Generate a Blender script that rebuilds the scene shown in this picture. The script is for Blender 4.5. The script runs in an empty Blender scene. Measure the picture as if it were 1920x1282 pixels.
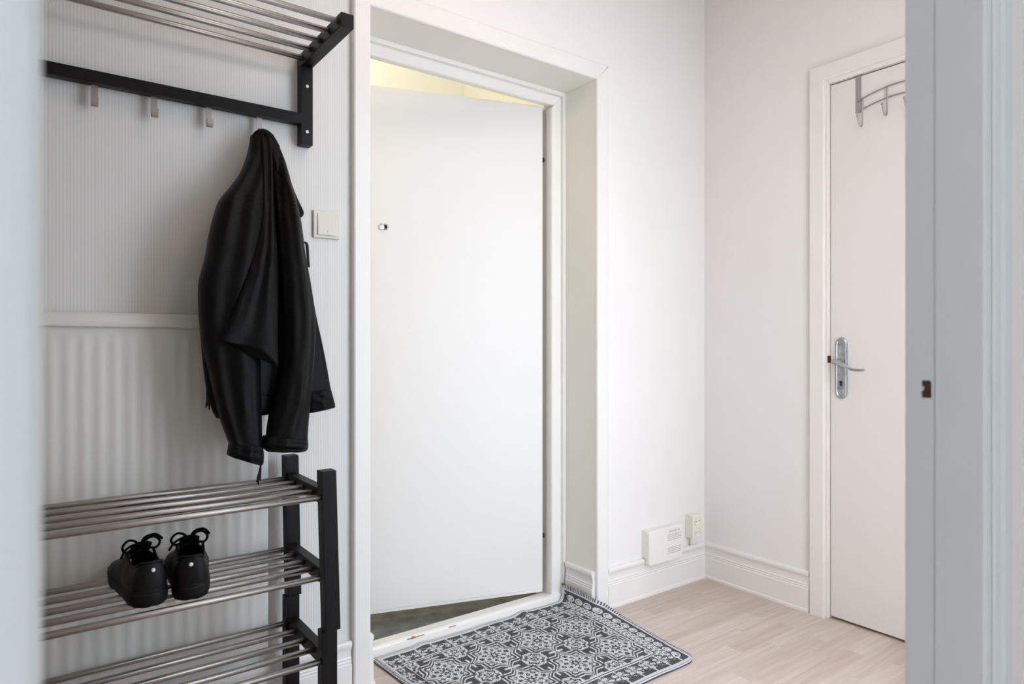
import bpy, bmesh, math, random
import numpy as np
from mathutils import Vector, Matrix, noise

sc = bpy.context.scene
C = sc.collection
PI = math.pi
random.seed(7)

# ------------------------------------------------------------------ camera, light, exposure
CAM_H = 1.06
FPX = 1246.0                                   # focal length in pixels of the 1920 wide frame
cam = bpy.data.cameras.new('camera')
cam.sensor_width = 36.0
cam.lens = FPX / 1920 * 36
cam.shift_y = 2.5 / 1920
cam.clip_start = 0.01
cam.dof.use_dof = True
cam.dof.focus_distance = 2.1
cam.dof.aperture_fstop = 4.2
co = bpy.data.objects.new('camera', cam)
C.objects.link(co)
co.location = (0, 0, CAM_H)
co.rotation_euler = (PI/2, 0, math.radians(53.6 - 90))
sc.camera = co

sc.view_settings.view_transform = 'Standard'
sc.view_settings.look = 'None'
sc.view_settings.gamma = 1
sc.view_settings.exposure = 0.0
sc.view_settings.use_curve_mapping = False

w = bpy.data.worlds.new('world')
sc.world = w
w.use_nodes = True
w.node_tree.nodes['Background'].inputs[0].default_value = (0.743, 0.862, 1.0, 1)
w.node_tree.nodes['Background'].inputs[1].default_value = 5.9

def area(name, loc, rot, sx, sy, power, col):
    l = bpy.data.lights.new(name, 'AREA')
    l.shape = 'RECTANGLE'
    l.size = sx
    l.size_y = sy
    l.energy = power
    l.color = col
    o = bpy.data.objects.new(name, l)
    C.objects.link(o)
    o.location = loc
    o.rotation_euler = rot
    return o

# added daylight fill just outside the made-up hall window, facing into the hall (+Y)
area('hall_added_daylight', (1.66, 0.30, 1.15), (PI/2, 0, PI), 0.86, 2.1, 14.0, (1.0, 0.9, 0.65))
# daylight through the window of the room the photograph is taken from
area('room_daylight', (-1.40, -2.35, 1.45), (PI/2, 0, PI), 1.5, 1.5, 3.0, (0.8, 0.9, 1.0))
# warm area lights added out of view: one in the hall, one on the landing
area('hall_added_light', (1.0, 1.05, 2.60), (0, 0, 0), 0.5, 0.5, 6.0, (1.0, 0.80, 0.66))
area('landing_added_light', (0.75, 2.85, 2.95), (0, 0, 0), 0.6, 0.4, 15.0, (1.0, 0.93, 0.80))

# ------------------------------------------------------------------ helpers
def lin(c):
    c = c / 255.0
    return c / 12.92 if c <= 0.04045 else ((c + 0.055) / 1.055) ** 2.4
def rgb(r, g, b):
    return (lin(r), lin(g), lin(b), 1)

def mat(name, col, rough=0.5, metal=0.0, bump=0.0, bscale=60, vary=0.0, vscale=4, spec=0.5, stretch=(1, 1, 1)):
    m = bpy.data.materials.new(name)
    m.use_nodes = True
    nt = m.node_tree
    b = nt.nodes['Principled BSDF']
    b.inputs['Base Color'].default_value = col
    b.inputs['Roughness'].default_value = rough
    b.inputs['Metallic'].default_value = metal
    b.inputs['Specular IOR Level'].default_value = spec
    tc = nt.nodes.new('ShaderNodeTexCoord')
    mp = nt.nodes.new('ShaderNodeMapping')
    mp.inputs['Scale'].default_value = stretch
    nt.links.new(tc.outputs['Object'], mp.inputs[0])
    if vary > 0:
        n = nt.nodes.new('ShaderNodeTexNoise')
        n.inputs['Scale'].default_value = vscale
        n.inputs['Detail'].default_value = 4
        nt.links.new(mp.outputs[0], n.inputs[0])
        r = nt.nodes.new('ShaderNodeMapRange')
        r.inputs[1].default_value = 0.3
        r.inputs[2].default_value = 0.7
        r.inputs[3].default_value = 1 - vary
        r.inputs[4].default_value = 1 + vary
        nt.links.new(n.outputs[0], r.inputs[0])
        mx = nt.nodes.new('ShaderNodeVectorMath')
        mx.operation = 'SCALE'
        mx.inputs[0].default_value = col[:3]
        nt.links.new(r.outputs[0], mx.inputs['Scale'])
        nt.links.new(mx.outputs[0], b.inputs['Base Color'])
    if bump > 0:
        n = nt.nodes.new('ShaderNodeTexNoise')
        n.inputs['Scale'].default_value = bscale
        n.inputs['Detail'].default_value = 5
        nt.links.new(mp.outputs[0], n.inputs[0])
        bp = nt.nodes.new('ShaderNodeBump')
        bp.inputs['Strength'].default_value = bump
        bp.inputs['Distance'].default_value = 0.002
        nt.links.new(n.outputs[0], bp.inputs['Height'])
        nt.links.new(bp.outputs[0], b.inputs['Normal'])
    return m

M = {}
M['paint'] = mat('white_wall_paint', rgb(240, 236, 233), 0.6, bump=0.15, bscale=90, vary=0.01)
M['ceiling'] = mat('ceiling_paint', rgb(240, 233, 222), 0.8)
M['trim'] = mat('glossy_trim_paint', rgb(238, 234, 229), 0.38, bump=0.04, bscale=25, vary=0.012, vscale=9)
M['frame'] = mat('door_frame_paint', rgb(241, 237, 230), 0.35, bump=0.1, bscale=35, vary=0.012, vscale=8)
M['reveal'] = mat('reveal_paint', rgb(240, 237, 227), 0.5, bump=0.1, bscale=50)
M['jamb'] = mat('jamb_paint', rgb(222, 227, 228), 0.35, bump=0.1, bscale=30, vary=0.012, vscale=6)
M['door'] = mat('entry_door_paint', rgb(237, 233, 228), 0.4, bump=0.1, bscale=25, vary=0.008, vscale=3)
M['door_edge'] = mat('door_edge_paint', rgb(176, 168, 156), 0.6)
M['door2'] = mat('inner_door_paint', rgb(232, 226, 222), 0.38, bump=0.1, bscale=25, vary=0.01, vscale=3)
M['radiator'] = mat('radiator_enamel', rgb(224, 222, 216), 0.28, bump=0.08, bscale=40)
M['black'] = mat('black_lacquer', rgb(12, 10, 12), 0.45, bump=0.05, bscale=80, spec=0.22)
M['steel'] = mat('brushed_steel', (0.46, 0.435, 0.42, 1), 0.33, 1.0)
def drawn(m):      # the tubes are drawn along X: their grain stretches highlights that way
    b = m.node_tree.nodes['Principled BSDF']
    b.inputs['Anisotropic'].default_value = 0.9
    v = m.node_tree.nodes.new('ShaderNodeCombineXYZ')
    v.inputs[0].default_value = 1.0
    m.node_tree.links.new(v.outputs[0], b.inputs['Tangent'])
drawn(M['steel'])
M['hooksteel'] = mat('hook_steel', (0.36, 0.335, 0.315, 1), 0.38, 1.0)
M['chrome'] = mat('bright_metal', (0.47, 0.50, 0.52, 1), 0.28, 1.0, vary=0.3, vscale=45)
M['wire'] = mat('grey_wire', (0.42, 0.40, 0.41, 1), 0.35, 0.9)
M['screw'] = mat('zinc_screw', (0.72, 0.76, 0.76, 1), 0.35, 0.5)
M['dark'] = mat('dark_recess', rgb(30, 28, 27), 0.8)
M['plastic'] = mat('cream_plastic', rgb(218, 212, 202), 0.35)
M['plastic2'] = mat('yellowed_plastic', rgb(238, 234, 220), 0.4)
M['plastic3'] = mat('white_plastic', rgb(243, 237, 232), 0.35)
M['slit'] = mat('slit_shadow_grey', rgb(182, 174, 168), 0.8)
M['wood'] = mat('bare_dark_wood', rgb(74, 40, 28), 0.7, vary=0.3, vscale=60)
M['leather'] = mat('black_leather', rgb(7, 7, 7), 0.47, bump=0.45, bscale=420, vary=0.15, vscale=14, spec=0.15)
M['lining'] = mat('black_lining', rgb(14, 14, 16), 0.85)
M['shoe'] = mat('shoe_leather', rgb(10, 10, 11), 0.5, bump=0.25, bscale=350, spec=0.22)
M['sole'] = mat('shoe_rubber', rgb(10, 10, 11), 0.6, spec=0.25)
M['lace'] = mat('shoe_lace', rgb(6, 6, 6), 0.9, bump=0.4, bscale=600, spec=0.1)
M['stone'] = mat('stair_stone', rgb(112, 114, 110), 0.45, bump=0.3, bscale=30, vary=0.35, vscale=16)
M['stair'] = mat('stair_wall_paint', rgb(232, 226, 207), 0.7, bump=0.5, bscale=60)

def wallpaper():
    m = mat('ribbed_wallpaper', rgb(224, 223, 220), 0.6)
    nt = m.node_tree
    b = nt.nodes['Principled BSDF']
    tc = nt.nodes.new('ShaderNodeTexCoord')
    sx = nt.nodes.new('ShaderNodeSeparateXYZ')
    nt.links.new(tc.outputs['Object'], sx.inputs[0])
    def math_(op, a, bb):
        n = nt.nodes.new('ShaderNodeMath')
        n.operation = op
        for i, v in enumerate((a, bb)):
            if v is None: continue
            if isinstance(v, (int, float)): n.inputs[i].default_value = v
            else: nt.links.new(v, n.inputs[i])
        return n.outputs[0]
    s = math_('SINE', math_('MULTIPLY', sx.outputs[0], 2 * PI / 0.0072), None)
    s2 = math_('SINE', math_('MULTIPLY', sx.outputs[0], 2 * PI / 0.0245), None)
    h = math_('ADD', s, math_('MULTIPLY', s2, 0.35))
    bp = nt.nodes.new('ShaderNodeBump')
    bp.inputs['Strength'].default_value = 0.25
    bp.inputs['Distance'].default_value = 0.0005
    nt.links.new(h, bp.inputs['Height'])
    nt.links.new(bp.outputs[0], b.inputs['Normal'])
    r = nt.nodes.new('ShaderNodeMapRange')
    r.inputs[1].default_value = -1.3
    r.inputs[2].default_value = 1.3
    r.inputs[3].default_value = 0.985
    r.inputs[4].default_value = 1.012
    nt.links.new(h, r.inputs[0])
    mx = nt.nodes.new('ShaderNodeVectorMath')
    mx.operation = 'SCALE'
    mx.inputs[0].default_value = rgb(224, 223, 220)[:3]
    nt.links.new(r.outputs[0], mx.inputs['Scale'])
    nt.links.new(mx.outputs[0], b.inputs['Base Color'])
    return m
M['wallpaper'] = wallpaper()

def laminate():
    m = bpy.data.materials.new('pale_strip_laminate')
    m.use_nodes = True
    nt = m.node_tree
    b = nt.nodes['Principled BSDF']
    b.inputs['Roughness'].default_value = 0.42
    tc = nt.nodes.new('ShaderNodeTexCoord')
    br = nt.nodes.new('ShaderNodeTexBrick')
    br.offset = 0.37
    br.offset_frequency = 2
    br.squash = 0.72
    br.squash_frequency = 3
    br.inputs['Color1'].default_value = (1, 1, 1, 1)
    br.inputs['Color2'].default_value = (0, 0, 0, 1)
    br.inputs['Mortar'].default_value = (0.25, 0.25, 0.25, 1)
    br.inputs['Scale'].default_value = 1
    br.inputs['Mortar Size'].default_value = 0.0006
    br.inputs['Mortar Smooth'].default_value = 0.6
    br.inputs['Bias'].default_value = 0
    br.inputs['Brick Width'].default_value = 0.46
    br.inputs['Row Height'].default_value = 0.065
    nt.links.new(tc.outputs['Object'], br.inputs[0])
    mp = nt.nodes.new('ShaderNodeMapping')
    mp.inputs['Scale'].default_value = (1.6, 26, 1)
    nt.links.new(tc.outputs['Object'], mp.inputs[0])
    # shift the grain from strip to strip
    ad = nt.nodes.new('ShaderNodeVectorMath')
    ad.operation = 'MULTIPLY_ADD'
    ad.inputs[1].default_value = (5, 3, 7)
    nt.links.new(br.outputs[0], ad.inputs[0])
    nt.links.new(mp.outputs[0], ad.inputs[2])
    n = nt.nodes.new('ShaderNodeTexNoise')
    n.inputs['Scale'].default_value = 2.2
    n.inputs['Detail'].default_value = 7
    n.inputs['Distortion'].default_value = 0.6
    nt.links.new(ad.outputs[0], n.inputs[0])
    mix = nt.nodes.new('ShaderNodeMix')
    mix.data_type = 'RGBA'
    mix.inputs[6].default_value = rgb(203, 184, 171)
    mix.inputs[7].default_value = rgb(216, 201, 191)
    nt.links.new(br.outputs[0], mix.inputs[0])
    r = nt.nodes.new('ShaderNodeMapRange')
    r.inputs[1].default_value = 0.25
    r.inputs[2].default_value = 0.75
    r.inputs[3].default_value = 0.84
    r.inputs[4].default_value = 1.10
    nt.links.new(n.outputs[0], r.inputs[0])
    mx = nt.nodes.new('ShaderNodeVectorMath')
    mx.operation = 'SCALE'
    nt.links.new(mix.outputs[2], mx.inputs[0])
    nt.links.new(r.outputs[0], mx.inputs['Scale'])
    nt.links.new(mx.outputs[0], b.inputs['Base Color'])
    return m
M['floor'] = laminate()

def obj(name, bm, m, parent=None, smooth=False, bevel=0.0, mats=None):
    me = bpy.data.meshes.new(name)
    bmesh.ops.recalc_face_normals(bm, faces=bm.faces[:])
    bm.to_mesh(me)
    bm.free()
    o = bpy.data.objects.new(name, me)
    C.objects.link(o)
    for x in (mats or [m]):
        me.materials.append(x)
    if parent: o.parent = parent
    if smooth:
        for p in me.polygons: p.use_smooth = True
    if bevel > 0:
        md = o.modifiers.new('bevel', 'BEVEL')
        md.width = bevel
        md.segments = 2
        md.limit_method = 'ANGLE'
        md.angle_limit = math.radians(40)
    return o
def thing(name, label, cat, loc=(0, 0, 0), group=None):
    o = bpy.data.objects.new(name, None)
    o.empty_display_size = 0.05
    C.objects.link(o)
    o.location = loc
    o['label'] = label
    o['category'] = cat
    if group: o['group'] = group
    return o
def tag(o, label, cat, group=None):
    o['label'] = label
    o['category'] = cat
    if group: o['group'] = group
    return o
def kids_to_world(root):
    # parts are modelled in world coordinates: keep them there under a root that is not at the origin
    inv = Matrix.Translation(-root.location)
    for ch in root.children:
        ch.matrix_parent_inverse = inv
def struct(o):
    o['kind'] = 'structure'
    return o

def box(bm, x0, x1, y0, y1, z0, z1):
    v = [bm.verts.new((x, y, z)) for x in (x0, x1) for y in (y0, y1) for z in (z0, z1)]
    for f in ((0, 1, 3, 2), (4, 6, 7, 5), (0, 4, 5, 1), (2, 3, 7, 6), (0, 2, 6, 4), (1, 5, 7, 3)):
        bm.faces.new([v[i] for i in f])
def boxes(*bs):
    bm = bmesh.new()
    for b in bs: box(bm, *b)
    return bm
def rings(bm, rs, cap=True, closed=True):
    vs = [[bm.verts.new(p) for p in r] for r in rs]
    n = len(rs[0])
    for a, b in zip(vs, vs[1:]):
        for i in range(n if closed else n - 1):
            bm.faces.new((a[i], a[(i + 1) % n], b[(i + 1) % n], b[i]))
    if cap and closed:
        bm.faces.new(vs[0][::-1])
        bm.faces.new(vs[-1])
    return vs
def tube(bm, pts, r, n=12, flat=1.0):
    pts = [Vector(p) for p in pts]
    rs = []
    t0 = (pts[1] - pts[0]).normalized()
    up = Vector((0, 0, 1)) if abs(t0.z) < 0.9 else Vector((0, 1, 0))
    nrm = t0.cross(up).normalized()
    for i, p in enumerate(pts):
        t = (pts[min(i + 1, len(pts) - 1)] - pts[max(i - 1, 0)]).normalized()
        nrm = (nrm - t * nrm.dot(t)).normalized()
        bn = t.cross(nrm)
        rr = r[i] if isinstance(r, (list, tuple)) else r
        rs.append([p + nrm * math.cos(2 * PI * k / n) * rr + bn * math.sin(2 * PI * k / n) * rr * flat for k in range(n)])
    rings(bm, rs)
def smoothpts(pts, k=6):
    P = [Vector(p) for p in pts]
    out = []
    for i in range(len(P) - 1):
        p0, p1, p2, p3 = P[max(i - 1, 0)], P[i], P[i + 1], P[min(i + 2, len(P) - 1)]
        for j in range(k):
            t = j / k
            out.append(0.5 * ((2 * p1) + (p2 - p0) * t + (2 * p0 - 5 * p1 + 4 * p2 - p3) * t * t + (3 * p1 - p0 - 3 * p2 + p3) * t ** 3))
    out.append(P[-1])
    return out
def prism(bm, poly, a, b, mp):
    """polygon (s, t) swept from a to b; mp(s, t, run) -> xyz; a and b may be functions of s (mitres)"""
    fa = a if callable(a) else (lambda s: a)
    fb = b if callable(b) else (lambda s: b)
    rings(bm, [[mp(s, t, fa(s)) for s, t in poly], [mp(s, t, fb(s)) for s, t in poly]])
def lathe(bm, prof, origin, axis, n=24):
    ax = Vector(axis).normalized()
    up = Vector((0, 0, 1)) if abs(ax.z) < 0.9 else Vector((1, 0, 0))
    u = ax.cross(up).normalized()
    v = ax.cross(u)
    o = Vector(origin)
    rings(bm, [[o + ax * h + (u * math.cos(2 * PI * k / n) + v * math.sin(2 * PI * k / n)) * max(r, 1e-5) for k in range(n)] for r, h in prof])

# ------------------------------------------------------------------ the setting
YW, XW, ZC = 1.921, 2.507, 2.72          # entrance wall, right wall, ceiling
XL = -1.30                                # far left end of the hall
CX0, CX1, CZ = 0.862, 1.817, 2.098        # entrance recess
DA0, DA1, DAZ = 0.0062, 0.950, 2.06       # doorway the camera looks through
NY0, NY1 = 0.320, 0.396                   # its wall

struct(obj('floor', boxes((-2.6, 3.4, -2.5, 2.082, -0.06, 0.0)), M['floor']))
struct(obj('ceiling', boxes((-2.6, 3.1, 0.30, 2.30, ZC, ZC + 0.08), (-2.6, 1.16, -2.5, 0.30, ZC, ZC + 0.08)), M['ceiling']))
struct(obj('wall_back_left', boxes((XL - 0.1, 0.830, YW, 2.20, 0, ZC)), M['wallpaper']))
struct(obj('wall_back_right', boxes((CX1 + 0.03, XW + 0.1, YW, 2.20, 0, ZC)), M['paint']))
struct(obj('wall_back_top', boxes((0.830, CX1 + 0.03, YW, 2.20, CZ + 0.03, ZC)), M['paint']))
struct(obj('wall_right', boxes((XW, XW + 0.12, 1.375, YW, 0, ZC), (XW, XW + 0.12, 0.40, 1.375, 2.09, ZC), (XW, XW + 0.12, 0.2, 0.575, 0, 2.09)), M['paint']))
struct(obj('wall_left', boxes((XL - 0.1, XL, 0.3, YW, 0, ZC)), M['paint']))
# wall between the two rooms, with the doorway and a window made up to light the hall
WX0, WX1, WZ0, WZ1 = 1.18, 2.14, 0.03, 2.30
struct(obj('wall_front', boxes((XL - 0.1, -0.02, NY0, NY1, 0, ZC), (-0.02, DA1 + 0.03, NY0, NY1, DAZ + 0.03, ZC),
    (DA1 + 0.03, WX0, NY0, NY1, 0, ZC), (WX0, WX1, NY0, NY1, 0, WZ0), (WX0, WX1, NY0, NY1, WZ1, ZC), (WX1, XW + 0.1, NY0, NY1, 0, ZC)), M['paint']))
wf = struct(obj('added_window', boxes((WX0, WX0 + 0.04, 0.35, 0.41, WZ0, WZ1), (WX1 - 0.04, WX1, 0.35, 0.41, WZ0, WZ1),
    (WX0 + 0.04, WX1 - 0.04, 0.35, 0.41, WZ0, WZ0 + 0.04), (WX0 + 0.04, WX1 - 0.04, 0.35, 0.41, WZ1 - 0.04, WZ1)), M['trim'], bevel=0.002))
# the room behind the camera
struct(obj('wall_room_left', boxes((-2.6, -2.5, -2.5, 0.32, 0, ZC)), M['paint']))
struct(obj('wall_room_right', boxes((1.11, 1.16, -2.5, NY0, 0, ZC)), M['paint']))
struct(obj('wall_room_back', boxes((-2.6, -2.15, -2.5, -2.42, 0, ZC), (-0.65, 1.16, -2.5, -2.42, 0, ZC), (-2.15, -0.65, -2.5, -2.42, 0, 0.7), (-2.15, -0.65, -2.5, -2.42, 2.2, ZC)), M['paint']))
struct(obj('window_2', boxes((-2.15, -2.10, -2.47, -2.41, 0.7, 2.2), (-0.70, -0.65, -2.47, -2.41, 0.7, 2.2), (-2.10, -0.70, -2.47, -2.41, 0.7, 0.75), (-2.10, -0.70, -2.47, -2.41, 2.15, 2.2), (-1.425, -1.375, -2.47, -2.41, 0.75, 2.15)), M['trim']))

# stair landing beyond the entrance
struct(obj('floor_landing', boxes((-0.2, 2.3, 2.145, 3.4, -0.06, -0.004)), M['stone']))
struct(obj('wall_landing_back', boxes((-0.3, 2.2, 3.30, 3.38, 0, 3.1)), M['stair']))
struct(obj('wall_landing_right', boxes((2.08, 2.16, 2.20, 3.30, 0, 3.1)), M['stair']))
struct(obj('wall_landing_left', boxes((-0.3, -0.22, 2.20, 3.30, 0, 3.1)), M['stair']))
struct(obj('ceiling_landing', boxes((-0.3, 2.2, 2.20, 3.38, 3.1, 3.16)), M['stair']))

# recess lining and entrance door frame
FY = 2.090
struct(obj('trim_1', boxes((CX0 - 0.032, CX0, YW, FY + 0.11, 0, CZ + 0.03), (CX1, CX1 + 0.03, YW, FY + 0.11, 0, CZ + 0.03),
    (CX0, CX1, YW, FY + 0.11, CZ, CZ + 0.03)), M['reveal']))
ST = [0.0, 0.016, 0.021, 0.073]
def frame_run(bm, side):
    # stepped profile (s across the face from the reveal, t depth)
    poly = [(0, -0.003), (0.015, -0.003), (0.017, 0.004), (0.019, 0.010), (0.024, 0.010), (0.026, 0.0), (0.066, 0.0), (0.071, 0.003),
            (0.073, 0.008), (0.073, 0.037), (0.069, 0.038), (0.069, 0.110), (0, 0.110)]
    if side == 'r': prism(bm, poly, 0.0, lambda s: CZ - s, lambda s, t, z: (CX1 - s, FY + t, z))
    if side == 'l': prism(bm, poly, 0.0, lambda s: CZ - s, lambda s, t, z: (CX0 + s, FY + t, z))
    if side == 't': prism(bm, [(0, -0.003), (0.016, -0.003), (0.018, 0.004), (0.020, 0.010), (0.025, 0.010), (0.027, 0.0), (0.059, 0.0), (0.063, 0.005), (0.063, 0.031), (0.02, 0.031), (0.02, 0.110), (0, 0.110)], lambda s: CX0 + s, lambda s: CX1 - s, lambda s, t, x: (x, FY + t, CZ - s))
for i, sd in enumerate('rlt'):
    bm = bmesh.new()
    frame_run(bm, sd)
    struct(obj('trim_%d' % (2 + i), bm, M['frame'], bevel=0.0015))
# threshold
bm = bmesh.new()
prism(bm, [(2.075, 0.0), (2.077, 0.026), (2.081, 0.032), (2.090, 0.0345), (2.112, 0.032), (2.118, 0.029), (2.148, 0.026), (2.150, 0.0)], CX0, CX1, lambda s, t, x: (x, s, t))
struct(obj('trim_5', bm, M['frame'], bevel=0.001))
chip = bmesh.new()
for cx, cy, w_, d_ in ((1.103, 2.0795, 0.011, 0.0030), (1.128, 2.0795, 0.020, 0.0012), (1.088, 2.0795, 0.012, 0.0012), (1.262, 2.0800, 0.016, 0.0010)):
    pts = [(cx + w_ * math.cos(2 * PI * k / 10), cy, 0.0290 + d_ * math.sin(2 * PI * k / 10) * (1 + 0.3 * math.sin(3 * k))) for k in range(10)]
    rings(chip, [[(x, 2.0762, z) for x, y, z in pts], [(x, 2.0840, z + 0.001) for x, y, z in pts]])
struct(obj('trim_21', chip, mat('bare_frame_wood', rgb(176, 140, 112), 0.8)))
# casing round the recess, on the hall side
def casing_poly(wd, th):
    return [(0, 0), (0, th * 0.75), (0.002, th * 0.9), (0.005, th), (wd - 0.006, th), (wd - 0.002, th * 0.9), (wd, th * 0.7), (wd, 0)]
bm = bmesh.new()
prism(bm, casing_poly(0.064, 0.022), 0.0, lambda s: CZ + s, lambda s, t, z: (CX1 + s, YW - t, z))
struct(obj('trim_6', bm, M['trim']))
bm = bmesh.new()
prism(bm, casing_poly(0.056, 0.024), 0.0, lambda s: CZ + s * 1.14, lambda s, t, z: (CX0 - s, YW - t, z))
struct(obj('trim_7', bm, M['trim']))
bm = bmesh.new()
prism(bm, casing_poly(0.067, 0.021), lambda s: CX0 - s * 0.83, lambda s: CX1 + s * 0.955, lambda s, t, x: (x, YW - t, CZ + s))
struct(obj('trim_8', bm, M['trim']))

# baseboards
BB = [(0, 0), (0.022, 0), (0.022, 0.009), (0.0165, 0.014), (0.0155, 0.090), (0.0125, 0.093), (0.0145, 0.098), (0.0118, 0.102), (0.0138, 0.107), (0.011, 0.112),
      (0.0105, 0.120), (0.0112, 0.130), (0.0135, 0.138), (0.0165, 0.143), (0.0175, 0.147), (0.0172, 0.153), (0.015, 0.158), (0.012, 0.160), (0, 0.160)]
def baseboard(name, a, b, mp):
    bm = bmesh.new()
    prism(bm, BB, a, b, mp)
    return struct(obj(name, bm, M['trim']))
baseboard('baseboard_back', 1.8845, lambda s: XW - s, lambda s, t, x: (x, YW - s, t))
baseboard('baseboard_back_left', XL, 0.8035, lambda s, t, x: (x, YW - s, t))
baseboard('baseboard_right', 1.412, lambda s: YW - s, lambda s, t, y: (XW - s, y, t))
baseboard('baseboard_recess_right', 1.915, 2.0745, lambda s, t, y: (CX1 - s, y, t))
baseboard('baseboard_recess_left', 1.915, 2.0745, lambda s, t, y: (CX0 + s, y, t))
baseboard('baseboard_left', 0.40, YW - 0.023, lambda s, t, y: (XL + s, y, t))

# doorway the camera looks through: jambs with a rebate and casings
bm = boxes((DA1, DA1 + 0.03, NY0 - 0.006, 0.3665, 0, DAZ))
x0, x1 = DA1 + 0.0025, DA1 + 0.03
HZ0, HZ1, HY0, HY1 = 0.9885, 1.0115, 0.3722, 0.3845
for b in ((x0, x1, 0.3665, HY0, 0, DAZ), (x0, x1, HY1, 0.404, 0, DAZ), (x0, x1, HY0, HY1, 0, HZ0), (x0, x1, HY0, HY1, HZ1, DAZ)): box(bm, *b)
box(bm, x0, x1, HY1 - 0.0022, HY1, 0.9975, 1.0035)
box(bm, x0, x1, HY0, HY0 + 0.0012, HZ1 - 0.002, HZ1)
struct(obj('trim_9', bm, M['jamb']))
bm = boxes((x0 + 0.004, x1 - 0.004, HY0, HY1, HZ0, HZ1), (x0 + 0.0015, x1 - 0.004, HY1 - 0.0035, HY1, HZ0 + 0.007, HZ0 + 0.011))
struct(obj('trim_10', bm, M['wood']))
struct(obj('trim_11', boxes((DA0 - 0.03, DA0, NY0 - 0.006, 0.404, 0, DAZ), (DA0 - 0.03, DA1 + 0.03, NY0 - 0.006, 0.404, DAZ, DAZ + 0.03)), M['jamb'], bevel=0.002))
CP = [(0, 0), (0, 0.009), (0.003, 0.012), (0.010, 0.013), (0.022, 0.013), (0.026, 0.010), (0.030, 0.010), (0.034, 0.014), (0.046, 0.015), (0.051, 0.012),
      (0.056, 0.012), (0.062, 0.017), (0.085, 0.018), (0.090, 0.015), (0.090, 0)]
for i, (nm, fn) in enumerate((('trim_12', lambda s, t, z: (DA1 + 0.001 + s, NY0 - 0.0 - t * 0.6, z)), ('trim_13', lambda s, t, z: (DA0 - 0.001 - s, NY0 - t * 0.6, z)),
                              ('trim_14', lambda s, t, z: (DA1 + 0.006 + s * 0.8, NY1 + t * 0.7, z)), ('trim_15', lambda s, t, z: (DA0 - 0.010 - s * 0.8, NY1 + t * 0.7, z)))):
    bm = bmesh.new()
    prism(bm, CP, 0.0, lambda s: DAZ + s, fn)
    struct(obj(nm, bm, M['jamb']))

# ------------------------------------------------------------------ entrance door, ajar onto the landing
HX, HYY = 1.727, 2.130                       # hinge-side edge of its hall face
ang = math.atan2(2.334 - 2.128, 1.056 - 1.727)
ux, uy = math.cos(ang), math.sin(ang)        # along the slab, away from the hinge
nx, ny = -uy, ux                             # hall side is -(nx, ny) ... oriented below
if ny > 0: nx, ny = -nx, -ny                 # (nx, ny) points to the hall
def dp(s, d, z):                             # s along, d behind the hall face
    return (HX + ux * s - nx * d, HYY + uy * s - ny * d, z)
def dbox(bm, s0, s1, d0, d1, z0, z1):
    v = [bm.verts.new(dp(s, d, z)) for s in (s0, s1) for d in (d0, d1) for z in (z0, z1)]
    for f in ((0, 1, 3, 2), (4, 6, 7, 5), (0, 4, 5, 1), (2, 3, 7, 6), (0, 2, 6, 4), (1, 5, 7, 3)):
        bm.faces.new([v[i] for i in f])
bm = bmesh.new()
dbox(bm, 0, 0.815, 0, 0.042, 0.0485, 2.036)
d1 = struct(obj('door_1', bm, M['door'], bevel=0.0015))
bm = bmesh.new()
dbox(bm, 0.001, 0.814, 0.0015, 0.040, 0.0365, 0.048)
obj('bottom_rail', bm, M['door'], d1, bevel=0.001)
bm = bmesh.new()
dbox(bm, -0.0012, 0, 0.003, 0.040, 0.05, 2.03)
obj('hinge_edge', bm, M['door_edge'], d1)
for z in (1.822, 0.262):
    bm = bmesh.new()
    lathe(bm, [(0.0, 0.0), (0.011, 0.0), (0.011, 0.009), (0.007, 0.014), (0, 0.014)], dp(-0.001, 0.022, z), (-ux, -uy, 0))
    obj('hinge_bolt', bm, M['dark'], d1, True)
for z in (1.742, 0.222, 0.19):
    bm = bmesh.new()
    lathe(bm, [(0.0, 0.0), (0.006, 0.0), (0.004, 0.003), (0, 0.003)], dp(-0.001, 0.014, z), (-ux, -uy, 0))
    obj('hinge_screw', bm, M['dark'], d1, True)
# peephole: barrel, dark lens and a swivelled cover
ps = (1.727 - 1.107) / -ux
bm = bmesh.new()
lathe(bm, [(0.0, 0.0), (0.0125, 0.0), (0.0125, 0.003), (0.010, 0.006), (0.0075, 0.0065), (0.007, 0.004), (0, 0.004)], dp(ps - 0.004, 0, 1.502), (nx, ny, 0))
ph = obj('peephole', bm, M['chrome'], d1, True)
bm = bmesh.new()
lathe(bm, [(0.0, 0.0), (0.0075, 0.0), (0.006, 0.0022), (0, 0.003)], dp(ps - 0.004, -0.0042, 1.502), (nx, ny, 0))
obj('lens', bm, M['dark'], ph, True)
bm = bmesh.new()
lathe(bm, [(0.0, 0.0), (0.010, 0.0), (0.010, 0.0018), (0.008, 0.0025), (0, 0.0025)], dp(ps + 0.010, -0.0065, 1.499), (nx, ny, 0))
lathe(bm, [(0.0, 0.0), (0.004, 0.0), (0.004, 0.002), (0, 0.002)], dp(ps + 0.007, -0.0065, 1.511), (nx, ny, 0))
obj('peephole_cover', bm, M['screw'], ph, True)

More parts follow.
